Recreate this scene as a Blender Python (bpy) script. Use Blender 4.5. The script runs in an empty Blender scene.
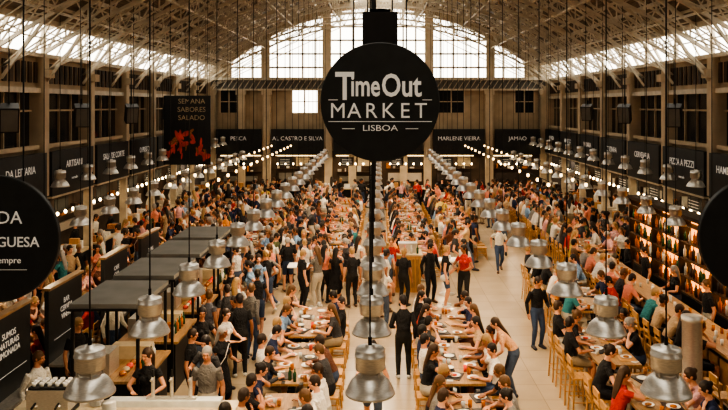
import bpy, math, random
import numpy as np
from mathutils import Vector, Matrix, Euler
random.seed(7)
SC=bpy.context.scene
COL=SC.collection
V=Vector
# ------------------------------------------------------------------ materials
def nmat(name):
    m=bpy.data.materials.new(name); m.use_nodes=True
    nt=m.node_tree; b=nt.nodes['Principled BSDF']
    return m,nt,b
def mat(name,col,rough=.6,metal=0,var=.15,scale=8,bump=0.0,emis=None,estr=0,stretch=None):
    m,nt,b=nmat(name)
    b.inputs['Roughness'].default_value=rough; b.inputs['Metallic'].default_value=metal
    tc=nt.nodes.new('ShaderNodeTexCoord'); n=nt.nodes.new('ShaderNodeTexNoise')
    n.inputs['Scale'].default_value=scale; n.inputs['Detail'].default_value=5
    if stretch:
        mp=nt.nodes.new('ShaderNodeMapping'); mp.inputs['Scale'].default_value=stretch
        nt.links.new(tc.outputs['Object'],mp.inputs['Vector']); nt.links.new(mp.outputs['Vector'],n.inputs['Vector'])
    else: nt.links.new(tc.outputs['Object'],n.inputs['Vector'])
    r=nt.nodes.new('ShaderNodeValToRGB')
    lo=[max(0,c*(1-var)) for c in col]; hi=[min(1,c*(1+var)) for c in col]
    r.color_ramp.elements[0].color=(*lo,1); r.color_ramp.elements[1].color=(*hi,1)
    r.color_ramp.elements[0].position=.3; r.color_ramp.elements[1].position=.7
    nt.links.new(n.outputs['Fac'],r.inputs['Fac']); nt.links.new(r.outputs['Color'],b.inputs['Base Color'])
    if bump:
        bp=nt.nodes.new('ShaderNodeBump'); bp.inputs['Strength'].default_value=bump; bp.inputs['Distance'].default_value=.02
        nt.links.new(n.outputs['Fac'],bp.inputs['Height']); nt.links.new(bp.outputs['Normal'],b.inputs['Normal'])
    if emis:
        b.inputs['Emission Color'].default_value=(*emis,1); b.inputs['Emission Strength'].default_value=estr
    return m
def randmat(name,cols,mult,rough=.7,bump=0):
    m,nt,b=nmat(name); b.inputs['Roughness'].default_value=rough
    oi=nt.nodes.new('ShaderNodeObjectInfo'); mm=nt.nodes.new('ShaderNodeMath'); mm.operation='MULTIPLY'; mm.inputs[1].default_value=mult
    fr=nt.nodes.new('ShaderNodeMath'); fr.operation='FRACT'; r=nt.nodes.new('ShaderNodeValToRGB'); r.color_ramp.interpolation='CONSTANT'
    nt.links.new(oi.outputs['Random'],mm.inputs[0]); nt.links.new(mm.outputs[0],fr.inputs[0]); nt.links.new(fr.outputs[0],r.inputs['Fac'])
    el=r.color_ramp.elements
    el[0].position=0; el[0].color=(*cols[0],1)
    el[1].position=1/len(cols); el[1].color=(*cols[1],1)
    for i,c in enumerate(cols[2:],2):
        e=el.new(i/len(cols)); e.color=(*c,1)
    nt.links.new(r.outputs['Color'],b.inputs['Base Color'])
    if bump:
        n=nt.nodes.new('ShaderNodeTexNoise'); n.inputs['Scale'].default_value=14; tc=nt.nodes.new('ShaderNodeTexCoord'); nt.links.new(tc.outputs['Object'],n.inputs['Vector'])
        bp=nt.nodes.new('ShaderNodeBump'); bp.inputs['Strength'].default_value=bump; bp.inputs['Distance'].default_value=.03
        nt.links.new(n.outputs['Fac'],bp.inputs['Height']); nt.links.new(bp.outputs['Normal'],b.inputs['Normal'])
    return m
M={}
M['skin']=randmat('skin',[(.62,.3,.18),(.68,.35,.22),(.5,.23,.13),(.7,.38,.25),(.3,.13,.07),(.62,.31,.19)],29.1,.5)
M['hair']=randmat('hair',[(.012,.008,.006),(.02,.012,.008),(.05,.025,.012),(.015,.01,.01),(.12,.06,.025),(.03,.016,.01),(.35,.22,.1),(.3,.28,.26)],13.7,.55,.5)
M['pants']=randmat('trousers',[(.012,.013,.018),(.03,.05,.1),(.05,.08,.15),(.02,.02,.02),(.3,.23,.15),(.015,.015,.02),(.08,.11,.17),(.45,.41,.34)],7.3,.85,.6)
M['shoes']=randmat('shoes',[(.02,.02,.02),(.6,.58,.55),(.12,.06,.03),(.03,.03,.04)],17.9,.5)
m,nt,b=nmat('shirt_fabric'); oi=nt.nodes.new('ShaderNodeObjectInfo'); nt.links.new(oi.outputs['Color'],b.inputs['Base Color']); b.inputs['Roughness'].default_value=.85
n=nt.nodes.new('ShaderNodeTexNoise'); n.inputs['Scale'].default_value=11; n.inputs['Distortion'].default_value=1.0; tc=nt.nodes.new('ShaderNodeTexCoord'); nt.links.new(tc.outputs['Object'],n.inputs['Vector'])
bp=nt.nodes.new('ShaderNodeBump'); bp.inputs['Strength'].default_value=.9; bp.inputs['Distance'].default_value=.04
nt.links.new(n.outputs['Fac'],bp.inputs['Height']); nt.links.new(bp.outputs['Normal'],b.inputs['Normal'])
M['shirt']=m
M['eye']=mat('eye',(.03,.02,.015),.2,var=0)
M['lip']=mat('lips',(.4,.12,.1),.4,var=.05)
M['steel']=mat('brushed_aluminium',(.64,.61,.56),.4,.8,.15,20,stretch=(1,1,8))
M['black']=mat('black_paint',(.012,.012,.013),.45,var=.2)
M['sign']=mat('sign_black',(.024,.027,.029),.5,var=.15)
M['cable']=mat('cable_black',(.01,.01,.01),.6,var=.1)
M['white']=mat('white_lettering',(.85,.83,.78),.6,var=.03,emis=(1,.97,.9),estr=.12)
M['wall']=mat('beige_plaster',(.44,.35,.24),.8,var=.15,scale=1.5,bump=.1)
M['wall2']=mat('pale_plaster',(.56,.46,.33),.8,var=.12,scale=2)
M['truss']=mat('painted_truss_steel',(.56,.49,.38),.5,.05,.2,3)
M['roof']=mat('ceiling_boards',(.18,.145,.105),.75,var=.35,scale=3,bump=.2,stretch=(6,.4,6))
M['darkglass']=mat('dark_glazing',(.025,.026,.028),.12,var=.2)
M['bulb']=mat('lamp_bulb',(1,.85,.6),.5,var=0,emis=(1,.75,.42),estr=12)
M['fbulb']=mat('lamp_glow_bulb',(1,.8,.5),.5,var=0,emis=(1,.68,.32),estr=5)  # for the added strings that imitate the far lamp glow
M['strip']=mat('strip_light',(1,.85,.6),.5,var=0,emis=(1,.72,.38),estr=3)
M['wood']=mat('table_wood',(.34,.2,.095),.4,var=.3,scale=5,bump=.15,stretch=(8,.8,1))
M['lwood']=mat('light_beech',(.52,.28,.11),.45,var=.2,scale=6,stretch=(4,4,.6))
M['dwood']=mat('dark_shelf_wood',(.06,.035,.02),.6,var=.3,scale=5)
M['plate']=mat('white_ceramic',(.8,.79,.75),.25,var=.02)
M['food']=mat('food',(.4,.16,.05),.6,var=.6,scale=30)
M['tray']=mat('dark_tray',(.04,.03,.028),.5,var=.2)
M['cream']=mat('cream_laminate',(.55,.45,.3),.4,var=.08)
M['grey']=mat('grey_canopy',(.17,.165,.15),.6,var=.15,scale=2)
M['amberg']=mat('amber_bottle',(.45,.14,.02),.15,var=.3)
M['greeng']=mat('green_bottle',(.03,.09,.04),.15,var=.3)
M['clearg']=mat('clear_bottle',(.6,.62,.6),.12,var=.1)
M['glow']=mat('backlit_panel',(.8,.4,.12),.5,var=.3,scale=5,emis=(1,.36,.08),estr=2.8)
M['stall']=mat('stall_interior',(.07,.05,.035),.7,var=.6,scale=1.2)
M['red']=mat('poster_red',(.75,.1,.07),.6,var=.4,scale=3)
# floor material
m,nt,b=nmat('polished_stone_floor')
tc=nt.nodes.new('ShaderNodeTexCoord'); br=nt.nodes.new('ShaderNodeTexBrick'); br.offset=0; br.inputs['Scale'].default_value=1.2
br.inputs['Color1'].default_value=(.54,.43,.3,1); br.inputs['Color2'].default_value=(.61,.49,.35,1); br.inputs['Mortar'].default_value=(.36,.28,.19,1)
br.inputs['Mortar Size'].default_value=.008; br.inputs['Brick Width'].default_value=1; br.inputs['Row Height'].default_value=1
no=nt.nodes.new('ShaderNodeTexNoise'); no.inputs['Scale'].default_value=1.3; no.inputs['Detail'].default_value=8
mx=nt.nodes.new('ShaderNodeMixRGB'); mx.blend_type='MULTIPLY'; mx.inputs[0].default_value=.3
nt.links.new(tc.outputs['Object'],br.inputs['Vector']); nt.links.new(tc.outputs['Object'],no.inputs['Vector'])
nt.links.new(br.outputs['Color'],mx.inputs[1]); nt.links.new(no.outputs['Fac'],mx.inputs[2]); nt.links.new(mx.outputs[0],b.inputs['Base Color'])
b.inputs['Roughness'].default_value=.24
M['floor']=m
# ------------------------------------------------------------------ mesh builder
class MB:
    def __init__(s): s.v=[];s.f=[];s.m=[];s.s=[];s.mats=[]
    def mi(s,k):
        if k not in s.mats: s.mats.append(k)
        return s.mats.index(k)
    def add(s,vs,fs,k,sm=False):
        o=len(s.v); s.v+= [tuple(v) for v in vs]; i=s.mi(k)
        for f in fs: s.f.append([a+o for a in f]); s.m.append(i); s.s.append(sm)
    def box(s,x0,x1,y0,y1,z0,z1,k='black',T=None):
        vs=[V((x,y,z)) for z in(z0,z1) for y in(y0,y1) for x in(x0,x1)]
        if T: vs=[T@v for v in vs]
        s.add(vs,[(0,2,3,1),(4,5,7,6),(0,1,5,4),(2,6,7,3),(0,4,6,2),(1,3,7,5)],k)
    def rod(s,p0,p1,r,n=6,k='black',r1=None,sm=True):
        p0=V(p0);p1=V(p1); r1=r if r1 is None else r1
        t=(p1-p0).normalized(); ref=V((1,0,0)) if abs(t.x)<.8 else V((0,1,0))
        u=(ref-t*ref.dot(t)).normalized(); w=t.cross(u)
        vs=[];
        for p,rr in((p0,r),(p1,r1)):
            for i in range(n):
                a=2*math.pi*(i+.5)/n; vs.append(p+u*math.cos(a)*rr+w*math.sin(a)*rr)
        fs=[(i,(i+1)%n,n+(i+1)%n,n+i) for i in range(n)]
        s.add(vs,fs,k,sm and n>4); s.add(vs[:n],[tuple(reversed(range(n)))],k); s.add(vs[n:],[tuple(range(n))],k)
    def lathe(s,prof,c=(0,0,0),n=20,k='steel',sm=True):
        c=V(c); vs=[]
        for r,z in prof:
            for i in range(n):
                a=2*math.pi*i/n; vs.append(c+V((r*math.cos(a),r*math.sin(a),z)))
        fs=[(j*n+i,j*n+(i+1)%n,(j+1)*n+(i+1)%n,(j+1)*n+i) for j in range(len(prof)-1) for i in range(n)]
        s.add(vs,fs,k,sm)
    def limb(s,pts,rads,k='skin',n=12,cap=.8):
        pts=[V(p) for p in pts]; rads=[(r,r) if not isinstance(r,tuple) else r for r in rads]
        d=(pts[-1]-pts[0]).normalized(); ref=V((1,0,0)) if abs(d.x)<.8 else V((0,1,0))
        T=[]
        for i in range(len(pts)):
            T.append((pts[min(i+1,len(pts)-1)]-pts[max(i-1,0)]).normalized())
        P=[pts[0]-T[0]*min(rads[0])*cap*.7]+pts+[pts[-1]+T[-1]*min(rads[-1])*cap*.7]
        R=[(rads[0][0]*.7,rads[0][1]*.7)]+rads+[(rads[-1][0]*.7,rads[-1][1]*.7)]
        TT=[T[0]]+T+[T[-1]]
        vs=[]
        for p,(a,b_),t in zip(P,R,TT):
            u=(ref-t*ref.dot(t)).normalized(); w=t.cross(u)
            for i in range(n):
                q=2*math.pi*i/n; vs.append(p+u*math.cos(q)*a+w*math.sin(q)*b_)
        L=len(P)
        fs=[(j*n+i,j*n+(i+1)%n,(j+1)*n+(i+1)%n,(j+1)*n+i) for j in range(L-1) for i in range(n)]
        vs.append(P[0]-TT[0]*min(rads[0])*cap*.3); vs.append(P[-1]+TT[-1]*min(rads[-1])*cap*.3)
        a0=L*n; fs+=[(a0,(i+1)%n,i) for i in range(n)]; fs+=[(a0+1,(L-1)*n+i,(L-1)*n+(i+1)%n) for i in range(n)]
        s.add(vs,fs,k,True)
    def ell(s,c,r,k='skin',n=14,R=None):
        c=V(c); vs=[]; m=n//2+1
        for j in range(1,m):
            ph=math.pi*j/m
            for i in range(n):
                a=2*math.pi*i/n; q=V((r[0]*math.sin(ph)*math.cos(a),r[1]*math.sin(ph)*math.sin(a),r[2]*math.cos(ph)))
                vs.append(c+(R@q if R else q))
        L=m-1
        fs=[(j*n+i,(j+1)*n+i,(j+1)*n+(i+1)%n,j*n+(i+1)%n) for j in range(L-1) for i in range(n)]
        t=V((0,0,r[2])); t=R@t if R else t
        vs+=[c+t,c-t]; a0=L*n
        fs+=[(a0,i,(i+1)%n) for i in range(n)]+[(a0+1,(L-1)*n+(i+1)%n,(L-1)*n+i) for i in range(n)]
        s.add(vs,fs,k,True)
    def mesh(s,name):
        me=bpy.data.meshes.new(name); me.from_pydata(s.v,[],s.f)
        for k in s.mats: me.materials.append(M[k])
        me.polygons.foreach_set('material_index',s.m); me.polygons.foreach_set('use_smooth',s.s); me.update()
        return me
    def obj(s,name,parent=None,loc=(0,0,0),rot=(0,0,0)):
        return inst(name,s.mesh(name),loc,rot,parent)
def inst(name,me,loc=(0,0,0),rot=(0,0,0),parent=None,scale=1,color=None):
    o=bpy.data.objects.new(name,me); COL.objects.link(o); o.location=loc; o.rotation_euler=rot; o.scale=(scale,)*3
    if parent: o.parent=parent
    if color: o.color=(*color,1)
    return o
def text(body,size,loc,rot,parent,offset=0.0,name='lettering',k='white',align='CENTER',sx=1):
    c=bpy.data.curves.new(name,'FONT'); c.body=body; c.size=size; c.align_x=align; c.align_y='CENTER'; c.extrude=.003; c.offset=offset; c.resolution_u=3
    c.materials.append(M[k]); o=bpy.data.objects.new(name,c); COL.objects.link(o); o.location=loc; o.rotation_euler=rot; o.parent=parent; o.scale=(sx,1,1)
    return o
def remesh(mb,vox,smooth=2):
    me=mb.mesh('tmp'); o=bpy.data.objects.new('tmp',me); COL.objects.link(o)
    r=o.modifiers.new('r','REMESH'); r.mode='VOXEL'; r.voxel_size=vox
    if smooth:
        q=o.modifiers.new('s','SMOOTH'); q.factor=.5; q.iterations=smooth
    dg=bpy.context.evaluated_depsgraph_get(); e=o.evaluated_get(dg); m2=e.to_mesh()
    nv=len(m2.vertices); co=np.empty(nv*3); m2.vertices.foreach_get('co',co); co=co.reshape(-1,3)
    fs=[tuple(p.vertices) for p in m2.polygons]
    nr=np.empty(nv*3); m2.vertices.foreach_get('normal',nr); nr=nr.reshape(-1,3).copy(); co=co.copy()
    e.to_mesh_clear(); bpy.data.objects.remove(o); bpy.data.meshes.remove(me)
    return co,fs,nr
# ------------------------------------------------------------------ people
def ik(a,c,l1,l2,h):
    a=V(a);c=V(c);d=c-a;L=d.length
    if L>l1+l2-.004: c=a+d.normalized()*(l1+l2-.004); d=c-a; L=d.length
    t=d.normalized(); x=(l1*l1-l2*l2+L*L)/(2*L); y=math.sqrt(max(0,l1*l1-x*x))
    h=V(h); h=(h-t*h.dot(t)).normalized()
    return a+t*x+h*y,c
def hand(mb,w,f,palm,side,curl):
    y=f.normalized(); z=(palm-y*palm.dot(y)).normalized(); x=y.cross(z)*(-side)
    P=lambda a,b,c: w+x*a+y*b+z*c
    for a in(-.028,-.01,.01,.028):
        mb.limb([P(a*.5,-.01,0),P(a,.045,0),P(a*1.05,.088,0)],[.017,.0145,.0125],n=8)
    for a,L in((-.03,.062),(-.0105,.076),(.0105,.083),(.03,.074)):
        p=P(a*1.05,.086,0); pts=[p]; ang=curl*.5; 
        for q in(.45,.3,.25):
            p=p+y*math.cos(ang)*L*q+z*math.sin(ang)*L*q+x*a*.05; pts.append(p); ang+=curl
        mb.limb(pts,[.0095,.0088,.008,.0068],n=8)
    mb.limb([P(.018,.015,.004),P(.046,.045,.01),P(.056,.075,.016),P(.058,.1,.022)],[.015,.012,.0105,.008],n=8)
def person(name,P):
    g=lambda k,d: P.get(k,d)
    fem=g('fem',False); hz=g('hz',.90); lean=math.radians(g('lean',2)); 
    hipw=.172 if fem else .162; wa=.118 if fem else .14; ch=.14 if fem else .16; sh=.155 if fem else .178; nk=.046 if fem else .056
    def S(d,x=0,y=0):
        a=lean*min(1,max(0,d)/.3); q=V((x,y*math.cos(a)-d*math.sin(a),y*math.sin(a)+d*math.cos(a)))
        return V((q.x,q.y,hz+q.z))
    mb=MB(); seg=[]
    rg=[(-.1,.09,.075),(-.05,hipw*.88,.1),(.02,hipw,.118),(.1,(hipw+wa)/2,.112),(.18,wa,.1 if not g('belly',0) else .13),(.29,(wa+ch)/2+.006,.108),(.38,ch,.112),(.46,ch*.98,.1),(.515,ch*.72,.082),(.555,nk*1.5,.066),(.59,nk*1.08,.058),(.64,nk,.054),(.69,nk,.054)]
    mb.limb([S(d,0,.006) for d,_,_ in rg],[(a,b) for _,a,b in rg],n=18)
    if fem:
        for sx in(-1,1): mb.ell(S(.36,sx*.068,-.085),(.055,.05,.055))
    yaw=math.radians(g('yaw',0)); MH=Matrix.Rotation(yaw,3,'Z')@Matrix.Rotation(lean*.35+math.radians(g('pitch',8)),3,'X')
    Hc=S(.66)+MH@V((0,-.012,.085)); H=lambda x,y,z: Hc+MH@V((x,y,z))
    mb.ell(Hc+MH@V((0,.008,.012)),(.074,.094,.105),R=MH,n=18)
    mb.ell(H(0,-.028,-.045),(.058,.058,.066),R=MH)
    mb.ell(H(0,-.062,-.088),(.024,.02,.02),R=MH)
    mb.limb([H(0,-.083,.022),H(0,-.1,-.012),H(0,-.106,-.024)],[.009,.012,.015],n=8)
    mb.limb([H(-.045,-.077,.028),H(0,-.092,.03),H(.045,-.077,.028)],[.011,.012,.011],n=8)
    for sx in(-1,1):
        mb.ell(H(sx*.078,.008,-.008),(.012,.02,.031),R=MH,n=10); mb.ell(H(sx*.04,-.068,-.03),(.02,.018,.018),R=MH,n=10)
    top='shirt'; dress=g('legs','pants')=='dress'; low='shirt' if dress else 'pants'
    seg+=[(S(-.08),S(.06),.13,low),(S(.13),S(.46),.12,top),(S(.475,-sh*.8),S(.475,sh*.8),.075,top),(S(.585),S(.66),.05,'skin'),(Hc-MH@V((0,0,.03)),Hc+MH@V((0,0,.03)),.09,'skin')]
    hands=MB()
    for i,sx in enumerate((-1,1)):
        a=S(.475,sx*sh); w=V(g('wrists',[(-.26,-.03,.85),(.26,-.03,.85)])[i]); hint=V(g('eh',[(-.5,1,-.3),(.5,1,-.3)])[i])
        e,w=ik(a,w,.29,.255,hint); f=w-e
        k=.9 if fem else 1
        mb.limb([S(.455,sx*sh*.6),a,a.lerp(e,.4),e,e.lerp(w,.25),e.lerp(w,.7),w],[.062*k,.058*k,.05*k,.041*k,.043*k,.033*k,.027*k],n=12)
        pd=g('palm',['in','in'])[i]; pv={'in':V((-sx,0,0)),'down':V((0,0,-1)),'up':V((0,.3,1)),'face':V((-sx*.5,.8,.2))}[pd]
        fdir=f if not g('flat',False) else V((f.x,f.y,f.z*.25))
        hand(hands,w,fdir,pv,sx,g('curl',.38))
        sl=g('sleeve',.55)
        if sl>=1: seg+=[(a,e,.05,top),(e,w,.04,top)]
        else: seg+=[(a,a.lerp(e,sl),.05,top),(a.lerp(e,sl+.1),e,.042,'skin'),(e,w,.035,'skin')]
        seg.append((w,w+f*.1,.03,'skin'))
        h=V((sx*.085,0,hz)); an=V(g('ankles',[(-.11,0,.09),(.11,0,.09)])[i]); kn,an=ik(h,an,.42,.41,V((sx*.12,-1,.25)))
        mb.limb([h+V((0,.01,.02)),h.lerp(kn,.35),kn,kn.lerp(an,.3),kn.lerp(an,.75),an],[.09,.081,.057,.056,.04,.037],n=14)
        fy=g('footlift',[0,0])[i]; RF=Matrix.Rotation(math.radians(fy),3,'X')@Matrix.Rotation(math.radians(sx*8),3,'Z')
        F=lambda x,y,z: an+RF@V((x,y,z))
        mb.limb([F(0,.045,-.043),F(0,-.05,-.04),F(0,-.12,-.052),F(0,-.17,-.056)],[.038,(.042,.04),(.044,.032),(.034,.024)],n=12)
        seg.append((F(0,.04,-.05),F(0,-.17,-.05),.045,'shoes'))
        L=g('legs','pants')
        if L=='pants': seg+=[(h,kn,.08,'pants'),(kn,an,.05,'pants')]
        elif L=='shorts': seg+=[(h,h.lerp(kn,.7),.08,'pants'),(h.lerp(kn,.85),kn,.06,'skin'),(kn,an,.05,'skin')]
        else: seg+=[(h,h.lerp(kn,.75),.1,'shirt'),(h.lerp(kn,.95),kn,.055,'skin'),(kn,an,.05,'skin')]
    if dress:
        if hz>.8: mb.limb([V((0,0,hz+.12)),V((0,0,hz)),V((0,0,hz-.2)),V((0,0,hz-.38))],[(.13,.1),(.175,.125),(.2,.15),(.225,.175)],n=18,cap=.1); seg.append((V((0,0,hz)),V((0,0,hz-.38)),.2,'shirt'))
    co,fs,nr=remesh(mb,.0115,2)
    cen=np.array([co[list(f)].mean(0) for f in fs])
    best=np.full(len(fs),9.0); lab=np.zeros(len(fs),int); keys=['skin','shirt','pants','shoes','hair','eye','lip']
    for a,b_,r,kk in seg:
        a=np.array(a);d=np.array(b_)-a; t=np.clip(((cen-a)@d)/max(d@d,1e-9),0,1); q=np.linalg.norm(cen-(a+t[:,None]*d),axis=1)-r
        w=q<best; best[w]=q[w]; lab[w]=keys.index(kk)
    cl=np.ones(len(co),bool)
    for f,l in zip(fs,lab):
        if l==0:
            for v in f: cl[v]=False
    co[cl]+=nr[cl]*.007
    out=MB(); 
    for kk in keys: out.mi(kk)
    out.v=[tuple(c) for c in co]; out.f=[list(f) for f in fs]; out.m=[int(l) for l in lab]; out.s=[True]*len(fs)
    co,fs,_=remesh(hands,.0062,1); out.add(co,fs,'skin',True)
    hb=MB(); hs=g('hair','short')
    if hs!='bald':
        hb.ell(H(0,.014,.024),(.086,.1,.106),R=MH,n=18)
        hb.ell(H(0,.05,-.02),(.07,.06,.08),R=MH)
    if hs=='long':
        bx=[H(0,.045,.04),H(0,.072,-.04)]; z=S(.47,0,.1); z2=S(.33,0,.115)
        hb.limb(bx+[z,z2],[(.08,.06),(.085,.05),(.082,.035),(.05,.02)],n=14)
    if hs=='bun': hb.ell(H(0,.1,.06),(.042,.042,.042),R=MH)
    if hs=='pony': hb.limb([H(0,.1,.05),H(0,.15,.0),H(0,.13,-.12)],[.025,.032,.012],n=10)
    if hs!='bald':
        co,fs,_=remesh(hb,.011,2)
        out.add(co,fs,'hair',True)
    for sx in(-1,1): out.ell(H(sx*.03,-.081,.008),(.011,.008,.007),'eye',8,MH)
    out.limb([H(-.022,-.083,-.056),H(0,-.092,-.054),H(.022,-.083,-.056)],[(.005,.006),(.006,.008),(.005,.006)],'lip',6)
    if g('bag',0):
        out.limb([S(.5,.1,-.09),S(.3,-.05,-.14),S(.02,-.2,-.03)],[(.012,.006)]*3,'shoes',6)
        out.ell(S(-.02,-.22,.03),(.045,.12,.1),'shoes',12)
    return out.mesh(name)
TW=[(-.16,-.42,.80),(.18,-.40,.80)]
EH=[(-1,.6,-.6),(1,.6,-.6)]
SA=[(-.11,-.36,.09),(.12,-.40,.09)]
defs={
 's1':dict(),
 's2':dict(legs='shorts',wrists=[(-.12,-.33,1.18),(.26,-.03,.86)],eh=EH,palm=['face','in'],pitch=20,yaw=10,bag=1),
 's3':dict(fem=True,legs='dress',hair='long',wrists=[(-.25,-.02,.86),(.13,-.28,1.1)],sleeve=.2,palm=['in','up'],bag=1,ankles=[(-.09,.03,.09),(.1,-.04,.09)]),
 's4':dict(fem=True,hair='long',wrists=[(-.16,-.32,1.12),(.16,-.32,1.1)],eh=EH,palm=['up','up'],sleeve=.35,yaw=-25),
 's5':dict(sleeve=1,wrists=[(-.24,.02,.86),(.2,-.24,1.02)],yaw=30,belly=1),
 's6':dict(fem=True,hair='bun',legs='shorts',sleeve=.2,yaw=20,bag=1),
 'w1':dict(ankles=[(-.09,-.28,.1),(.1,.3,.17)],footlift=[0,35],wrists=[(-.26,.2,.93),(.26,-.22,.93)],hz=.87,lean=5),
 'w2':dict(fem=True,hair='pony',legs='shorts',ankles=[(-.08,.28,.17),(.09,-.26,.1)],footlift=[35,0],wrists=[(-.25,-.2,.93),(.25,.18,.93)],hz=.87,lean=5,sleeve=.3),
 'l1':dict(fem=True,hair='long',lean=32,wrists=[(-.2,-.5,.86),(.2,-.46,.86)],eh=EH,palm=['down','down'],hz=.88,sleeve=.4),
 't1':dict(hz=.55,lean=14,wrists=TW,eh=EH,palm=['down','down'],flat=True,ankles=SA,pitch=14),
 't2':dict(fem=True,hair='long',hz=.55,lean=10,wrists=[(-.1,-.24,1.07),(.18,-.4,.8)],eh=EH,palm=['face','down'],ankles=SA,sleeve=.3,legs='shorts'),
 't3':dict(hz=.55,lean=-4,wrists=[(-.14,-.3,.78),(.22,-.38,.8)],eh=EH,palm=['down','down'],ankles=SA,yaw=28,legs='shorts',belly=1),
 't4':dict(fem=True,hair='long',hz=.55,lean=6,wrists=[(-.12,-.3,.72),(.14,-.3,.72)],eh=EH,palm=['down','down'],ankles=SA,legs='dress',sleeve=.15,yaw=-30),
 't5':dict(hz=.55,lean=22,wrists=[(-.1,-.44,.8),(.12,-.42,.8)],eh=EH,palm=['down','down'],flat=True,ankles=SA,sleeve=1,pitch=2,yaw=-12),
 't6':dict(fem=True,hair='bun',hz=.55,lean=16,wrists=[(-.2,-.42,.8),(.1,-.26,1.02)],eh=EH,palm=['down','face'],ankles=SA,sleeve=.4),
 't7':dict(hz=.55,lean=9,wrists=[(-.1,-.27,1.06),(.2,-.4,.8)],eh=EH,palm=['face','down'],ankles=SA,yaw=35,sleeve=.55),
}
PM={k:person('person_'+k,d) for k,d in defs.items()}
FEM={k for k,d in defs.items() if d.get('fem')}
STAND=['s1','s2','s3','s4','s5','s6','w1','w2']; SIT=['t1','t2','t3','t4','t5','t6','t7']
PAL=[((.012,.012,.014),25),((.05,.05,.055),9),((.72,.68,.62),18),((.25,.24,.23),8),((.02,.03,.08),10),((.2,.32,.5),6),((.45,.04,.035),7),((.7,.26,.18),10),((.55,.39,.24),9),((.1,.12,.06),3),((.75,.3,.08),2),((.04,.2,.22),2),((.64,.36,.36),5),((.13,.05,.03),5),((.65,.5,.15),1)]
PC=[c for c,w in PAL for _ in range(w)]
occ=[]
def free(x,y,r=.42):
    return all((x-a)**2+(y-b)**2>(r+c)**2*.36 for a,b,c in occ)
def put(kind,x,y,ang,z=0,col=None,force=False,sc=None):
    """ang: degrees, 0 faces -Y (towards the gallery), 90 faces +X"""
    if not force and not free(x,y): return
    occ.append((x,y,.42))
    nm=('woman' if kind in FEM else 'man')+('_sitting' if kind[0]=='t' else '_walking' if kind[0]=='w' else '_standing')
    c=col or random.choice(PC)
    inst(nm,PM[kind],(x,y,z),(0,0,math.radians(ang)),scale=sc or random.uniform(.93,1.04) if kind[0]!='t' else 1,color=c)
# ------------------------------------------------------------------ room shell
b_=MB(); b_.box(-12,12,-4,46,-.2,0,'floor'); b_.obj('floor')
zr=lambda x: 8.3+3.8*(1-(x/9.5)**2)
def fillwall(sg):
    w=MB()
    def bx(a,b,y0,y1,z0,z1,k): w.box(min(a*sg,b*sg),max(a*sg,b*sg),y0,y1,z0,z1,k)
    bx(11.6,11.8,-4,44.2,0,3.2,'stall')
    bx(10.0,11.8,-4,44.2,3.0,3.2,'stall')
    bx(10.1,10.3,-4,44.2,3.2,4.7,'wall')
    bx(10.25,10.35,-4,44.2,4.7,6.3,'darkglass')
    bx(10.05,10.35,-4,44.2,6.3,7.4,'wall')
    bx(9.9,10.1,-4,44.2,6.25,6.4,'truss'); bx(9.85,10.1,-4,44.2,7.3,7.42,'truss'); bx(9.95,10.1,-4,44.2,4.6,4.72,'wall2')
    y=.6
    while y<44:
        bx(9.8,10.25,y-.16,y+.16,3.2,7.3,'wall2'); bx(9.85,10.1,y-.1,y+.1,0,3.2,'truss')
        bx(9.65,9.8,y-.2,y+.2,6.7,6.95,'wall2')
        for q in(.9,1.8,2.7): bx(10.18,10.26,y+q-.03,y+q+.03,4.7,6.3,'wall')
        bx(10.18,10.26,y,y+3.6,5.7,5.76,'wall')
        for i in range(9): bx(10.0,10.06,y+.3+i*.37,y+.5+i*.37,6.55,7.15,'stall')
        y+=3.6
    w.obj('wall_left' if sg<0 else 'wall_right')
fillwall(-1); fillwall(1)
w=MB()
w.box(-12,12,44.9,45.1,0,3.2,'stall'); w.box(-10,10,44,45.1,3.0,3.2,'stall')
w.box(-11.8,11.8,44,44.2,3.2,5.45,'wall'); 
ops=[(-9.3,-8.2),(-5.1,-3.5),(3.5,5.1),(8.0,9.2)]
x=-11.8
for a,c in ops: w.box(x,a,44,44.2,5.45,6.75,'wall'); x=c
w.box(x,11.8,44,44.2,5.45,6.75,'wall'); w.box(-11.8,11.8,44,44.2,6.75,7.45,'wall')
w.box(-10,10,43.9,44,6.8,7.35,'grey'); w.box(-10,10,43.6,44,7.35,7.5,'truss'); w.box(-10,10,43.7,44,6.75,6.85,'truss')
for i in range(60): w.rod((-9.8+i*.33,43.72,6.85),(-9.8+(i+1)*.33,43.72,7.35) if i%2 else (-9.8+i*.33+.33,43.72,7.35),.03,4,'truss')
for X in(-9.7,-8,-6.5,-2.9,-1.5,0,1.5,2.9,6.5,9.7): w.box(X-.22,X+.22,43.7,44,0,6.8,'wall2'); w.box(X-.3,X+.3,43.65,44,6.5,6.8,'wall2')
w.obj('wall_back')
for i,(a,c) in enumerate(ops):
    q=MB(); 
    if i!=1: q.box(a,c,44.1,44.12,5.45,6.75,'darkglass')
    q.box(a,c,44.03,44.1,6.07,6.12,'wall2'); q.box((a+c)/2-.03,(a+c)/2+.03,44.03,44.1,5.45,6.75,'wall2'); q.box(a,a+.06,44.0,44.1,5.45,6.75,'wall2'); q.box(c-.06,c,44.0,44.1,5.45,6.75,'wall2')
    q.obj('window_%d'%(i+1))
q=MB(); nx=26
def zg(x): return min(zr(min(abs(x),9.5)),12.1) if abs(x)<=9.5 else 7.5+ (10-abs(x))*1.6
for i in range(nx+1):
    X=-9.6+i*19.2/nx; q.box(X-.045,X+.045,44,44.12,7.45,zg(X),'truss')
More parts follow.
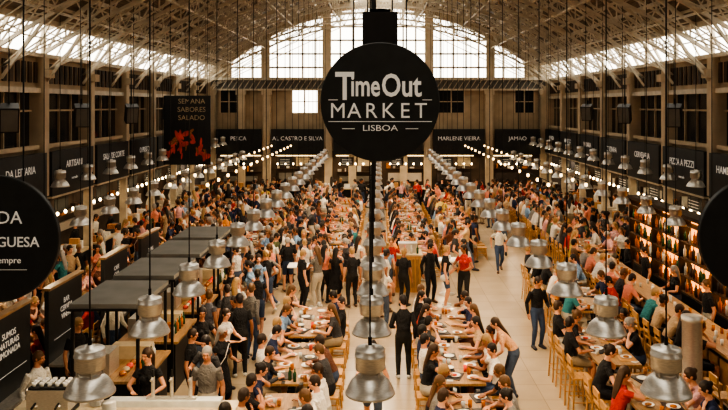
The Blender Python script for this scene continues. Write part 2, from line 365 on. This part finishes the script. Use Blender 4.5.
for z in(8.1,8.9,9.7,10.5,11.3):
    xm=9.5*math.sqrt(max(0,1-(z-8.3)/3.8)) if z>8.3 else 9.7
    q.box(-xm,xm,44,44.12,z-.05,z+.05,'truss')
for X in(-6.6,-3.0,3.0,6.6): q.box(X-.25,X+.25,43.9,44.15,7.45,zg(X),'wall2')
for i in range(38):
    a=-9.5+i*.5; c=a+.5
    q.rod((a,44,zg(a)-.3),(c,44,zg(c)-.3),.3,4,'wall')
for i in(-1,1): q.box(min(i*8.6,i*10.2),max(i*8.6,i*10.2),44.0,44.2,7.4,8.6,'wall')
q.obj('window_5')
w=MB(); w.box(-12,12,-4.2,-4,0,13,'wall'); w.obj('wall_front')
c=MB(); xs=[9.5-i*(9.5-1.5)/16 for i in range(17)]
for sg in(-1,1):
    vs=[];fs=[]
    for X in xs: vs+= [(sg*X,-4,zr(X)),(sg*X,44.2,zr(X)),(sg*X,-4,zr(X)+.12),(sg*X,44.2,zr(X)+.12)]
    for i in range(16): fs+=[(4*i,4*i+1,4*i+5,4*i+4),(4*i+2,4*i+3,4*i+7,4*i+6)]
    c.add(vs,fs,'roof')
    for i,X in enumerate(xs): c.rod((sg*X,-4,zr(X)-.06),(sg*X,44,zr(X)-.06),.055 if i%2 else .08,4,'truss')
    for i in range(62):
        y=-4+i*.78; c.rod((sg*10,y,7.4),(sg*9.5,y,8.3),.03 if i%3 else .055,4,'truss')
    c.rod((sg*9.75,-4,7.85),(sg*9.75,44,7.85),.025,4,'truss'); c.rod((sg*9.5,-4,8.28),(sg*9.5,44,8.28),.1,4,'truss')
    for i in range(41):
        y=-4+i*1.2
        for j in range(0,16,2): c.rod((sg*xs[j],y,zr(xs[j])-.03),(sg*xs[j+2],y,zr(xs[j+2])-.03),.04,4,'truss')
for i in range(41): c.box(-1.5,1.5,-4+i*1.2-.04,-4+i*1.2+.04,12.0,12.1,'truss')  # bars across a ridge opening added to bring soft daylight onto the crowd
c.box(-.06,.06,-4,44,12.0,12.15,'truss')
c.obj('ceiling')
t=MB(); N=30
zl=lambda x: 7.35+3.3*(1-(x/10)**2)
zu=lambda x: zr(min(abs(x),9.5))-.15 if abs(x)<9.5 else 8.1
px=[-9.9+i*19.8/N for i in range(N+1)]
for i in range(N):
    a,c_=px[i],px[i+1]
    t.rod((a,0,zl(a)),(c_,0,zl(c_)),.065,4,'truss'); t.rod((a,0,zu(a)),(c_,0,zu(c_)),.06,4,'truss')
    t.rod((a,0,zl(a)),(c_,0,zu(c_)),.028,4,'truss'); t.rod((a,0,zu(a)),(c_,0,zl(c_)),.028,4,'truss'); t.rod((a,0,zl(a)),(a,0,zu(a)),.03,4,'truss')
for sg in(-1,1):
    t.rod((sg*9.9,0,7.3),(sg*9.9,0,8.2),.08,6,'truss')
    for k,X in enumerate((8,6,4,2)): t.rod((sg*9.8,0,6.9),(sg*X,0,zl(X)),.024,4,'truss')
    t.rod((sg*9.8,0,6.6),(sg*8.6,0,zl(8.6)),.05,4,'truss')
tm=t.mesh('roof_truss')
for i in range(17): inst('roof_truss',tm,(0,.6+i*2.7-.001,0))
g=MB()
for X in(-8.4,-6.6,-4.4,-2.2,2.2,4.4,6.6,8.4):
    zz=zr(abs(X))-.2; zb=zl(abs(X))
    g.rod((X,0,zb),(X,44,zb),.04,4,'truss')
    for i in range(24):
        y=i*1.8; g.rod((X,y,zb),(X,y+.9,zz),.022,4,'truss'); g.rod((X,y+.9,zz),(X,y+1.8,zb),.022,4,'truss')
g.obj('roof_purlin_girders')
# ------------------------------------------------------------------ fascia signs
namesL=['CAFE DE SAO BENTO','MANTEIGARIA','ALEXANDRE SILVA','HENRIQUE PESSOA','CONSERVARIA','DA LEITARIA','ARTISANI','SALA DE CORTE','O PREGO','ASIAN LAB','SEA ME','CROQUETARIA']
namesR=['VINHOS','GARRAFEIRA','BAR DA ODETE','MERCADO','TARTARIA','HAMBURGUERIA','PIZZA A PEZZI','CERVEJARIA','COZINHA','PADARIA','MARISCO','DA VIDA']
for sg,nm in((-1,namesL),(1,namesR)):
    for i,tx in enumerate(nm):
        y=.6+i*3.6+1.8; s=MB(); a,c_=sorted((9.72*sg,9.95*sg))
        s.box(a,c_,y-1.62,y+1.62,3.15,4.5,'sign'); s.box(a-.01,c_+.01,y-1.64,y+1.64,3.1,3.16,'truss')
        o=s.obj('stall_sign')
        text(tx,.3,(9.705*sg,y,4.05),(math.pi/2,0,-sg*math.pi/2),o,.002)
        text('mercado',.13,(9.705*sg,y,3.6),(math.pi/2,0,-sg*math.pi/2),o)
for X0,X1,tx in((-9.4,-6.8,'PESCA'),(-6.2,-3.15,'AL CASTRO E SILVA'),(-2.6,-.3,'MERCEARIA'),(.3,2.6,'DOCES'),(3.2,6.2,'MARLENE VIEIRA'),(6.8,9.4,'JAMAO')):
    s=MB(); s.box(X0,X1,43.5,43.7,3.05,4.5,'sign'); o=s.obj('stall_sign')
    text(tx,.33,((X0+X1)/2,43.49,3.95),(math.pi/2,0,0),o,0)
def stall_line(name,T,L):
    s=MB()
    s.box(0,L,-.35,.35,0,1.05,'black',T); s.box(-.02,L+.02,-.4,.4,1.05,1.1,'cream',T)
    x=.15
    while x<L-.3:
        ww=random.uniform(.08,.35); s.box(x,x+ww,-.2,.1,1.1,1.1+random.uniform(.06,.4),random.choice(['plate','lwood','food','steel','tray','black']),T); x+=ww+random.uniform(.03,.3)
    zt=random.choice([1.9,2.1]); s.box(.2,L-.2,1.3,1.42,1.35,zt-.25,random.choice(['steel','tray','grey','dwood']),T)
    s.box(0,L,1.2,1.45,zt,zt+.03,'dwood',T)
    x=.1
    while x<L-.3:
        ww=random.uniform(.06,.3); s.box(x,x+ww,1.22,1.4,zt+.03,zt+random.uniform(.1,.4),random.choice(['plate','tray','food','steel','clearg','dwood']),T); x+=ww+random.uniform(.02,.5)
    s.box(.3,L*.45,.3,.33,2.35,2.85,'sign',T); s.box(L*.55,L-.3,.3,.33,2.35,2.85,'cream' if random.random()<.3 else 'sign',T)
    for i in range(4):
        s.box(.4,L*.4,.29,.3,2.42+i*.1,2.44+i*.1,'white',T)
    for i in range(5):
        p=T@V((.3+i*(L-.6)/4,-.1,2.5)); s.ell(p,(.05,.05,.06),'bulb',8); s.rod(p,p+V((0,0,.5)),.006,4,'cable')
    s.box(0,L,1.35,1.45,2.85,2.9,'strip',T)
    s.obj(name)
for i in range(12):
    y=.6+i*3.6+.3
    stall_line('food_stall_counter',Matrix.Translation((-10.1,y,0))@Matrix.Rotation(math.pi/2,4,'Z'),3.0)
    stall_line('food_stall_counter',Matrix.Translation((10.1,y+3.0,0))@Matrix.Rotation(-math.pi/2,4,'Z'),3.0)
for X0 in(-9.4,-6.1,-2.5,.4,3.3,6.8): stall_line('food_stall_counter',Matrix.Translation((X0,43.4,0)),2.4)
# ------------------------------------------------------------------ pendant lamps
def lampmesh():
    s=MB()
    s.lathe([(0,.3),(.05,.3),(.055,.275),(.14,.27),(.15,.255),(.15,.21),(.158,.205),(.158,.19),(.15,.185),(.15,.06),(.135,.05),(.105,.035),(.105,.005),(.12,0),(.15,-.02),(.195,-.065),(.225,-.115),(.245,-.165),(.252,-.17),(.252,-.19),(.24,-.19),(.21,-.12),(.16,-.06),(.1,-.02),(0,-.02)],n=28)
    for a in range(4):
        q=a*math.pi/2+.4; s.rod((.125*math.cos(q),.125*math.sin(q),-.01),(.125*math.cos(q),.125*math.sin(q),.06),.01,6,'steel')
    s.ell((0,0,-.13),(.07,.07,.085),'bulb',12)
    s.rod((0,0,.29),(0,0,.38),.02,8,'black')
    s.rod((0,0,.35),(0,0,7.2),.009,6,'cable')
    return s.mesh('pendant_lamp')
lm=lampmesh()
ld=bpy.data.lights.new('lamp_light','AREA'); ld.shape='DISK'; ld.size=.36; ld.energy=33; ld.color=(1,.75,.47)
def lamp(x,y,z,light=True):
    o=inst('pendant_lamp',lm,(x,y,z),(0,0,random.random()*6))
    if light:
        l=bpy.data.objects.new('bulb_light',ld); COL.objects.link(l); l.parent=o; l.location=(0,0,-.225)
for i in range(18):
    y=7.6+2*i
    for x in(-2.92,-.08,2.92): lamp(x,y,3.17,True)
for i in range(13):
    y=16.4+2*i
    for x in(-7.3,7.3): lamp(x,y,3.15,i%2==0)
for i in range(12):
    y=21+2*i
    for x in(-8.9,8.9): lamp(x,y,3.8,False)
for X in(-6.1,-5.0,5.0,6.1):  # added bulb strings stand in for the blurred glow of far lamp rows
    s=MB(); s.rod((X,22,3.66),(X,43,3.66),.01,4,'cable')
    for i in range(15):
        y=22+i*1.5; p=V((X,y,3.56)); s.rod(p,p+V((0,0,.1)),.02,6,'cable')
        s.ell(p,(.05,.05,.06),'fbulb',8)
        if i%3==0: s.rod(p,(X,y,9),.006,4,'cable')
    s.obj('lamp_row_glow_strings')
# ------------------------------------------------------------------ hanging round signs
def disc(name,c,r,rods):
    s=MB(); n=72
    fr=[V((r*math.cos(2*math.pi*i/n),0,r*math.sin(2*math.pi*i/n))) for i in range(n)]
    bk=[v+V((0,.05,0)) for v in fr]; f2=[V((v.x*.985,-.006,v.z*.985)) for v in fr]
    s.add(fr+bk+f2,[tuple(range(2*n,3*n)),tuple(reversed(range(n,2*n)))]+[(i,(i+1)%n,n+(i+1)%n,n+i) for i in range(n)]+[(i,(i+1)%n,2*n+(i+1)%n,2*n+i) for i in range(n)],'sign')
    for x in rods: s.rod((x,.03,math.sqrt(max(0,r*r-x*x))-.05),(x,.03,6),.008,6,'cable')
    return s.obj(name,loc=c)
RX=(math.pi/2,0,0)
o=disc('round_hanging_sign',(.02,7.1,5.93),.565,(-.25,.25))
text('T',.37,(-.335,-.012,.135),RX,o,.007,sx=.8)
text('ime',.29,(-.14,-.012,.145),RX,o,.006,sx=.66)
text('Out',.3,(.2,-.012,.145),RX,o,.006,sx=.76)
for cx,tx in zip((-.4,-.245,-.085,.075,.235,.385),'MARKET'): text(tx,.205,(cx,-.012,-.09),RX,o,0,sx=.98)
text('LISBOA',.08,(0,-.012,-.25),RX,o,0,sx=1.3)
s=MB(); 
s.box(-.49,.49,-.014,-.006,-.19,-.183,'white')
for a in(-1,1): s.box(min(a*.4,a*.49),max(a*.4,a*.49),-.014,-.006,.015,.022,'white'); s.box(min(a*.24,a*.36),max(a*.24,a*.36),-.014,-.006,-.257,-.251,'white')
s.obj('rules',parent=o)
o=disc('round_hanging_sign',(-3.62,7.1,4.63),.6,(-.25,.25))
text('MODA',.17,(0,-.012,.2),RX,o,0); text('PORTUGUESA',.135,(0,-.012,-.03),RX,o,.001,sx=.98); text('hoje e sempre',.085,(0,-.012,-.2),RX,o)
s=MB(); s.box(-.4,.3,-.014,-.006,-.29,-.286,'white'); s.obj('rules',parent=o)
o=disc('round_hanging_sign',(3.6,7.1,4.65),.56,(-.25,.25))
text('VINHOS',.15,(0,-.012,.1),RX,o); text('E PETISCOS',.1,(0,-.012,-.1),RX,o)
s=MB(); s.box(-.17,.17,-.12,.12,-.2,.2,'black'); s.box(-.18,.18,-.13,-.12,-.21,-.19,'grey'); s.lathe([(.0,.0),(.09,.0),(.11,.03),(.12,.03)],(0,0,.2),20,'black'); 
for x in(-.12,.12): s.rod((x,0,.18),(x,0,5),.009,6,'cable')
s.rod((0,-.125,-.2),(0,-.125,-.25),.02,8,'grey'); s.obj('hanging_loudspeaker',loc=(.02,7.35,6.6))
sp=MB(); T=Matrix.Rotation(.35,4,'X')
sp.box(-.22,.22,-.2,.2,-.35,.3,'black',T); sp.box(-.19,.19,-.215,-.2,-.31,.26,'grey',T); sp.rod((0,0,.25),(0,0,2.2),.015,6,'cable'); sp.box(-.03,.03,.1,.2,-.05,.5,'black')
spm=sp.mesh('wall_loudspeaker')
for y in(18.7,23.3,28,33):
    for sg in(-1,1): inst('wall_loudspeaker',spm,(9.2*sg,y,5.6),(0,0,-sg*.5))
s=MB(); s.box(-9.15,-7.15,32,32.05,3.35,6.3,'sign'); s.rod((-9.0,32.02,6.3),(-9.0,32.02,8.8),.01,4,'cable'); s.rod((-7.3,32.02,6.3),(-7.3,32.02,9.5),.01,4,'cable')
Rp=random.Random(5)
for i in range(34):
    cx=Rp.uniform(-9.0,-7.3); cz=3.6+Rp.random()*1.5*(1-abs(cx+8.15)/1.1)+.05; a=Rp.uniform(0,3.14); l_=Rp.uniform(.12,.3); h_=l_*.4
    pts=[(cx+(l_*math.cos(q)*math.cos(a)-h_*math.sin(q)*math.sin(a))*.6,31.985-.0004*i,cz+l_*math.cos(q)*math.sin(a)+h_*math.sin(q)*math.cos(a)) for q in[j*math.pi/5 for j in range(10)]]
    s.add(pts,[tuple(range(10))],Rp.choice(['red','red','red','food','red']))
o=s.obj('hanging_poster')
for i,(tx,z) in enumerate((('SEMANA',6.05),('SABORES',5.7),('SALADO',5.35))): text(tx,.3,(-7.95,31.98,z),RX,o,0,k='cream')
# ------------------------------------------------------------------ furniture meshes
def table(h,L=2.4,W=.8):
    s=MB(); s.box(-W/2,W/2,-L/2,L/2,h-.045,h,'wood')
    for i in(1,2): s.box(-W/2-.001,W/2+.001,-L/2+i*L/3-.003,-L/2+i*L/3+.003,h-.046,h+.001,'tray')
    for y in(-L/2+.25,L/2-.25):
        s.box(-.04,.04,y-.04,y+.04,.04,h-.045,'black'); s.box(-.3,.3,y-.035,y+.035,0,.04,'black'); s.box(-.32,.32,y-.03,y+.03,h-.09,h-.045,'black')
    s.box(-.02,.02,-L/2+.25,L/2-.25,.2,.24,'black'); return s.mesh('long_table')
TL,TH=table(.75),table(1.03)
def ware(seed):
    R=random.Random(seed); s=MB()
    for sx in(-1,1):
        for y in(-.9,-.3,.3,.9):
            x=sx*.19+R.uniform(-.04,.04); yy=y+R.uniform(-.1,.1)
            if R.random()<.45:
                T=Matrix.Translation((x,yy,0))@Matrix.Rotation(R.uniform(-.4,.4),4,'Z'); s.box(-.15,.15,-.2,.2,0,.012,R.choice(['tray','tray','lwood']),T)
            if R.random()<.85:
                sc=R.uniform(.8,1.1); s.lathe([(0,.016),(.07*sc,.016),(.115*sc,.03),(.12*sc,.032),(.11*sc,.022),(.07*sc,.013)],(x,yy,0),16,'plate')
                if R.random()<.7: s.ell((x,yy,.028),(.06,.05,.022),R.choice(['food','red','cream','amberg']),10)
            for _ in range(R.choice([0,1,2])):
                gx=R.uniform(-.3,.3); gy=yy+R.uniform(.17,.28); kk=R.choice(['clearg','clearg','amberg','food','red'])
                s.lathe([(0,.004),(.03,.004),(.037,.12),(.034,.12),(.028,.01)],(gx,gy,0),10,kk)
            if R.random()<.06: s.lathe([(0,0),(.032,0),(.034,.13),(.028,.16),(.012,.19),(.013,.24),(0,.24)],(sx*.05,yy+.2,0),10,'greeng')
            if R.random()<.6:
                T=Matrix.Translation((x+sx*.1,yy-.22,0))@Matrix.Rotation(R.uniform(-1,1),4,'Z'); s.box(-.06,.06,-.05,.05,0,.006,'plate',T)
            if R.random()<.3: s.box(x-.03,x+.04,yy+.26,yy+.4,0,.01,'black')
    return s.mesh('tableware')
WM=[ware(i) for i in range(7)]
def stoolm(h,back):
    s=MB(); k='lwood'
    s.box(-.18,.18,-.18,.18,h-.035,h,k)
    for x in(-1,1):
        for y in(-1,1): s.rod((x*.19,y*.19,0),(x*.15,y*.15,h-.03),.018,6,k,.018)
    z=h*.37
    for a in(-1,1):
        s.rod((-.175,a*.175,z),(.175,a*.175,z),.012,6,k); s.rod((a*.175,-.175,z),(a*.175,.175,z),.012,6,k)
    if back:
        for x in(-1,1): s.rod((x*.155,.17,h-.03),(x*.16,.22,h+.36),.016,6,k)
        s.box(-.17,.17,.195,.225,h+.24,h+.36,k); s.box(-.16,.16,.185,.21,h+.1,h+.15,k)
    return s.mesh('stool')
ST_L=stoolm(.45,False); CH_H=stoolm(.73,True); CH_L=stoolm(.45,True)
solid=[(5.36,12.8,.4)]
def row(X,y0,y1,high=False,occp=.92,back=False,sides=(-1,1)):
    y=y0+1.2
    while y+1.2<=y1+.01:
        h=1.03 if high else .75
        inst('high_table' if high else 'long_table',TH if high else TL,(X,y,0)); inst('tableware',random.choice(WM),(X,y,h),(0,0,random.choice([0,math.pi])))
        for yy in(-.8,0,.8): occ.append((X,y+yy,.45))
        for sx in sides:
            for yy in(-.9,-.3,.3,.9):
                px_=X+sx*.66+random.uniform(-.03,.05)*sx; py=y+yy+random.uniform(-.04,.04)
                blocked=any((px_-a)**2+(py-b)**2<.2 and c==.42 for a,b,c in occ) or any(abs(px_-a)<c and abs(py-b)<c for a,b,c in solid)
                if blocked: continue
                z=.28 if high else 0
                inst('bar_stool' if high else ('dining_chair' if back else 'stool'),CH_H if high else (CH_L if back else ST_L),(px_,py,0),(0,0,math.radians(-sx*90)))
                if random.random()<occp:
                    put(random.choice(SIT),px_,py,-sx*90+random.uniform(-12,12),z,force=True)
                else: occ.append((px_,py,.42))
        y+=2.85
# ---- notable people first
BK=(.012,.012,.014); WH=(.7,.67,.6); GY=(.16,.15,.14)
for k,x,y,a,c in [('s5',3.86,18.2,20,BK),('l1',2.75,15.2,-90,(.75,.42,.24)),('s3',-2.95,14.1,60,BK),('s1',-3.55,14.2,90,BK),('s4',-3.6,15.3,40,BK),
  ('s4',-3.45,18.2,170,(.5,.5,.48)),('w2',-3.05,19.0,190,BK),('s6',-3.8,16.8,150,(.1,.1,.12)),('s1',-3.4,23.9,170,WH),('s2',-2.85,23.7,190,BK),
  ('s5',1.55,22.4,30,BK),('s1',2.65,22.9,-60,WH),('s5',.55,16.2,180,BK),('s1',-.75,21.9,200,BK),('s3',-1.25,22.1,160,BK),
  ('w1',.1,24.5,0,(.45,.04,.035)),('s4',.1,19.4,170,WH),('w2',-.1,13.2,180,(.3,.3,.3)),('s6',-3.3,20.7,0,(.2,.32,.5)),('w1',4.3,26.6,0,WH),('w2',4.9,29.5,180,BK),('w1',5.3,33,0,(.2,.2,.22)),
  ('s1',-3.0,16.3,200,BK),('s5',-2.95,17.4,150,GY),('s3',-3.85,19.6,30,BK),('s1',-2.2,21.7,120,BK),('s4',-1.75,21.8,230,GY),('s1',.75,22.0,150,BK)]:
    put(k,x,y,a,0,c,True)
# ---- central rows
row(-1.6,11.0,21.6); row(1.6,11.0,21.6)
row(-1.6,25,42.5); row(1.3,25,42.5)
row(4.55,11.2,17.2,True,.75); row(5.2,17.7,24.0,True,.85)
row(-4.6,25,42.5,back=True); row(-7.5,11,42.5,occp=.95,back=True)
row(3.3,28.5,42.5); row(7.2,25,42.5,True,.95)
def stt(x,y):
    s=MB(); s.box(-.4,.4,-.3,.3,1.05,1.09,'plate'); s.rod((0,0,.03),(0,0,1.05),.035,10,'steel'); s.lathe([(0,0),(.25,0),(.25,.02),(.05,.04),(0,.04)],(0,0,0),20,'steel')
    s.lathe([(0,.0),(.03,.0),(.035,.11),(0,.11)],(.1,.1,1.09),10,'clearg'); s.obj('standing_table',loc=(x,y,0)); occ.append((x,y,.5))
stt(-2.3,22.6); stt(2.15,23.4)
s=MB(); s.box(-.4,.4,-.4,.4,0,1.15,'lwood'); s.box(-.45,.45,-.45,.45,1.15,1.2,'cream'); s.box(-.3,.3,-.15,.2,1.2,1.5,'steel')
for i in range(5): s.box(-.36+i*.15,-.25+i*.15,-.42,-.4,.15,1.05,'wood')
for i in range(4): s.lathe([(0,0),(.035,0),(.036,.16),(.013,.21),(.013,.27),(0,.27)],(-.3+i*.2,-.28,1.2),8,['amberg','red','clearg','greeng'][i])
s.obj('service_counter',loc=(.95,24.0,0)); occ.append((.95,24.0,.7)); occ.append((.95,23.2,.5))
# ---- kiosks on the left
def kiosk(y):
    s=MB(); x0,x1,a,c=-.62,.62,-.9,.9
    s.box(x0,x1,a,c,2.34,2.42,'grey'); s.box(x0-.03,x1+.03,a-.03,c+.03,2.3,2.34,'black')
    for x in(x0+.05,x1-.05):
        for yy in(a+.05,c-.05): s.box(x-.025,x+.025,yy-.025,yy+.025,0,2.3,'black')
    s.box(x0+.1,x1,a+.1,c-.1,0,1.0,'black'); s.box(x0+.05,x1+.06,a+.05,c-.05,1.0,1.05,'wood')
    s.box(x0+.2,x0+.6,a+.3,a+.8,1.05,1.45,'steel'); s.box(x0+.3,x1-.2,c-.6,c-.3,1.05,1.3,'cream')
    for i in range(7): s.lathe([(0,0),(.035,0),(.036,.16),(.013,.21),(.013,.27),(0,.27)],(x1-.15,a+.3+i*.17,1.05),8,random.choice(['amberg','greeng','clearg']))
    for i in range(6): s.ell((x1-.42,a+.35+i*.2,1.09),(.07,.08,.05),random.choice(['food','amberg','red','cream']),8)
    s.box(x0+.1,x1-.1,-.03,.03,2.26,2.3,'strip'); s.obj('drinks_kiosk',loc=(-4.78,y,0))  # canopy strip is an added glow for warm highlights on the counter
    solid.append((-4.78,y,1.0)); 
    for q in(-.7,0,.7): occ.append((-4.78,y+q,.75))
for y in(14.0,16.2,18.4,20.6): kiosk(y)
for i,(y,tx) in enumerate(((12.75,'SUMOS\nNATURAIS\nLIMONADA'),(15.1,'BAR\nCERVEJA\nVINHO'),(18.0,'CAFE\nCHA\nBOLOS'),(20.7,'TAPAS\nQUEIJO'))):
    s=MB(); s.box(-6.36,-6.28,y-.8,y+.8,0,2.35,'sign'); s.box(-6.4,-6.24,y-.82,y+.82,2.35,2.4,'wood')
    s.box(-6.26,-6.25,y-.6,y+.6,1.35,1.355,'white')
    s.box(-6.28,-6.0,y-.8,y+.8,.9,.95,'steel'); o=s.obj('menu_board_screen')
    text(tx,.15,(-6.27,y,1.85),(math.pi/2,0,math.pi/2),o,0)
s=MB(); s.box(-5.7,-2.3,11.35,12.1,0,1.05,'black'); s.box(-5.75,-2.25,11.3,12.2,1.05,1.1,'cream'); s.box(-5.7,-2.3,12.1,12.14,.2,.9,'wood')
s.box(-4.3,-2.5,11.9,12.1,1.1,1.2,'clearg')
o=s.obj('bar_counter')
s=MB(); s.box(-.32,.32,-.2,.2,.06,.4,'steel'); s.box(-.3,.3,-.18,.18,.4,.43,'black'); s.box(-.34,.34,-.22,.22,0,.06,'black')
for x in(-.18,.18): s.rod((x,-.2,.2),(x,-.33,.17),.018,8,'black'); s.lathe([(0,0),(.03,0),(.035,.05),(0,.05)],(x,-.2,.13),10,'steel')
for i in range(5):
    for j in range(3): s.lathe([(0,0),(.03,0),(.04,.06),(.036,.06),(.02,.01)],(-.24+i*.12,-.1+j*.1,.43),10,'plate')
s.obj('espresso_machine',loc=(-5.1,11.75,1.1))
s=MB()
for x in(0,.3,.6): s.rod((x,0,0),(x,0,.35),.03,10,'steel'); s.rod((x,0,.33),(x,-.12,.33),.018,8,'steel'); s.rod((x,0,.35),(x,0,.47),.022,8,'black',.012)
s.box(-.1,.7,-.05,.05,0,.03,'steel'); s.obj('beer_taps',loc=(-3.6,12.0,1.2))
for x in(-5.5,-5.0,-4.5,-4.0,-3.5,-3.0,-2.5): occ.append((x,11.8,.4))
s=MB(); s.box(-7.2,-6.6,11.2,13.4,0,1.15,'steel'); s.box(-7.25,-6.55,11.15,13.45,1.15,1.2,'steel')
s.box(-7.1,-6.75,11.8,12.6,1.2,1.7,'cream'); s.box(-7.05,-6.8,12.8,13.2,1.2,1.5,'black'); s.obj('steel_prep_counter')
for i in range(3):
    s=MB()
    for q in range(12): s.lathe([(0,0),(.08,.003),(.11,.015),(0,.01)],(0,0,q*.014),16,'plate')
    s.obj('plate_stack',loc=((-6.9,11.4,1.2),(-4.5,12.0,1.1),(-4.2,11.7,1.1))[i])
s=MB(); s.lathe([(.2,0),(.2,.05),(.165,.06),(.165,2.2),(.18,2.21),(.18,2.3),(0,2.3)],n=28,k='steel'); s.obj('steel_pillar',loc=(5.36,12.8,0))
occ.append((5.36,12.8,.45))
# ---- bar on right with back-lit bottle shelves
s=MB(); s.box(6.7,7.3,12.2,24,0,1.08,'black'); s.box(6.6,7.35,12.15,24.05,1.08,1.14,'wood')
for i in range(24): s.box(6.68,6.7,12.3+i*.49,12.7+i*.49,.15,.95,'wood')
s.rod((6.55,12.2,.25),(6.55,24,.25),.02,6,'steel')
R=random.Random(3)
for i in range(60):
    y=12.4+i*.19; s.lathe([(0,0),(.03,0),(.036,.11),(0,.11)],(R.uniform(6.75,7.2),y,1.14),8,R.choice(['clearg','amberg','plate']))
s.obj('cocktail_bar_counter')
s=MB(); s.box(8.45,8.55,12.2,24.2,0,2.9,'black'); s.box(8.1,8.45,12.2,24.2,0,.9,'black'); s.box(8.05,8.55,12.2,24.2,2.9,3.0,'dwood')
s.box(8.42,8.45,12.3,24.1,.95,2.85,'glow')
for z in(.9,1.35,1.8,2.25,2.7): s.box(8.12,8.42,12.2,24.2,z,z+.03,'dwood')
for i in range(7): s.box(8.1,8.45,12.2+i*2-.03,12.2+i*2+.03,.9,2.9,'black')
for z in(.93,1.38,1.83,2.28):
    y=12.35
    while y<24.1:
        hh=R.uniform(.75,1.2); s.lathe([(0,0),(.042*hh,0),(.046*hh,.2*hh),(.014,.26*hh),(.014,.33*hh),(0,.33*hh)],(8.25+R.uniform(-.05,.05),y,z),7,R.choice(['amberg','amberg','greeng','greeng','clearg','food','tray','tray'])); y+=R.uniform(.1,.22)
s.obj('bottle_shelf')
y=12.7
while y<23.8:
    inst('bar_stool',CH_H,(6.2,y,0),(0,0,math.radians(90)))
    if random.random()<.85: put(random.choice(SIT),6.2,y,90+random.uniform(-10,10),.28,force=True)
    y+=.68
for y in(13.5,15.8,17.6,19.5,21.7,23.2): put(random.choice(['s1','s4','s5']),7.75,y,-90,0,BK,True)
for y in(12.9,14.4,16.6,18.3,20.0): put(random.choice(['s1','s4','s5']),-5.85,y+random.uniform(-.2,.2),60,0,random.choice([BK,WH]),True)
for x,c in((-5.0,BK),(-3.9,BK),(-2.9,GY)): put(random.choice(['s1','s4']),x,12.75,0,0,c,False)
# ---- standing crowd
def crowd(x0,x1,y0,y1,n):
    for _ in range(n):
        x=random.uniform(x0,x1); y=random.uniform(y0,y1)
        if any((x-a)**2+(y-b)**2<(.36 if c>.43 else .19) for a,b,c in occ): continue
        if any(abs(x-a)<c and abs(y-b)<c for a,b,c in solid): continue
        put(random.choice(STAND),x,y,random.uniform(0,360),force=True)
crowd(-3.9,-2.75,13,25,26)
crowd(-.3,.3,19,43,22)
crowd(-9.4,-5.6,21.5,43,260); crowd(-3.6,-2.6,25,43,80); crowd(-6,2.6,21.9,24.8,60)
crowd(-9.3,-8.6,12,43,100); crowd(2.3,3.6,25,43,35); crowd(4.5,6.3,31,43,18); crowd(6.3,9.3,25,43,160); crowd(-9,9,40,43,80); crowd(8.6,9.4,24.5,43,60)
crowd(-7,7,42,43.0,50)
for sg in(-1,1):
    y=13
    while y<43:
        put(random.choice(['s1','s4','s5']),10.9*sg,y,-90*sg,0,random.choice([BK,WH]),True); y+=random.uniform(1.2,2.4)
# ------------------------------------------------------------------ light
W=bpy.data.worlds.new('overcast_sky'); SC.world=W; W.use_nodes=True; nt=W.node_tree; bg=nt.nodes['Background']
bg.inputs['Color'].default_value=(1,.93,.8,1); bg.inputs['Strength'].default_value=4.6
def portal(loc,rot,sx,sy):
    l=bpy.data.lights.new('portal','AREA'); l.shape='RECTANGLE'; l.size=sx; l.size_y=sy; l.cycles.is_portal=True
    o=bpy.data.objects.new('daylight_portal',l); COL.objects.link(o); o.location=loc; o.rotation_euler=rot
portal((0,20,12.2),(0,0,0),3,48); portal((-10.0,20,7.85),(0,-math.pi/2,0),1,48); portal((10.0,20,7.85),(0,math.pi/2,0),1,48)
portal((0,44.3,9.7),(-math.pi/2,0,0),19,4.6)
for sg in(-1,1):
    l=bpy.data.lights.new('strip','AREA'); l.shape='RECTANGLE'; l.size=.3; l.size_y=40; l.energy=260; l.color=(1,.72,.44)
    o=bpy.data.objects.new('stall_strip_light',l); COL.objects.link(o); o.location=(10.6*sg,22,2.84)
l=bpy.data.lights.new('strip','AREA'); l.shape='RECTANGLE'; l.size=18; l.size_y=.3; l.energy=140; l.color=(1,.72,.44)
o=bpy.data.objects.new('stall_strip_light',l); COL.objects.link(o); o.location=(0,44.1,2.84)
# ------------------------------------------------------------------ camera
cd=bpy.data.cameras.new('camera'); cam=bpy.data.objects.new('camera',cd); COL.objects.link(cam)
cam.location=(0,0,5.9); cam.rotation_euler=(math.pi/2,0,0); cd.sensor_width=36; cd.lens=750/728*36; cd.shift_x=-14/728; cd.shift_y=-100/728; cd.clip_end=200
SC.camera=cam
try: SC.view_settings.look='AgX - High Contrast'
except Exception as e: print(e)
print('people',len([o for o in SC.objects if o.name.startswith(('man','woman'))]),'objs',len(SC.objects))
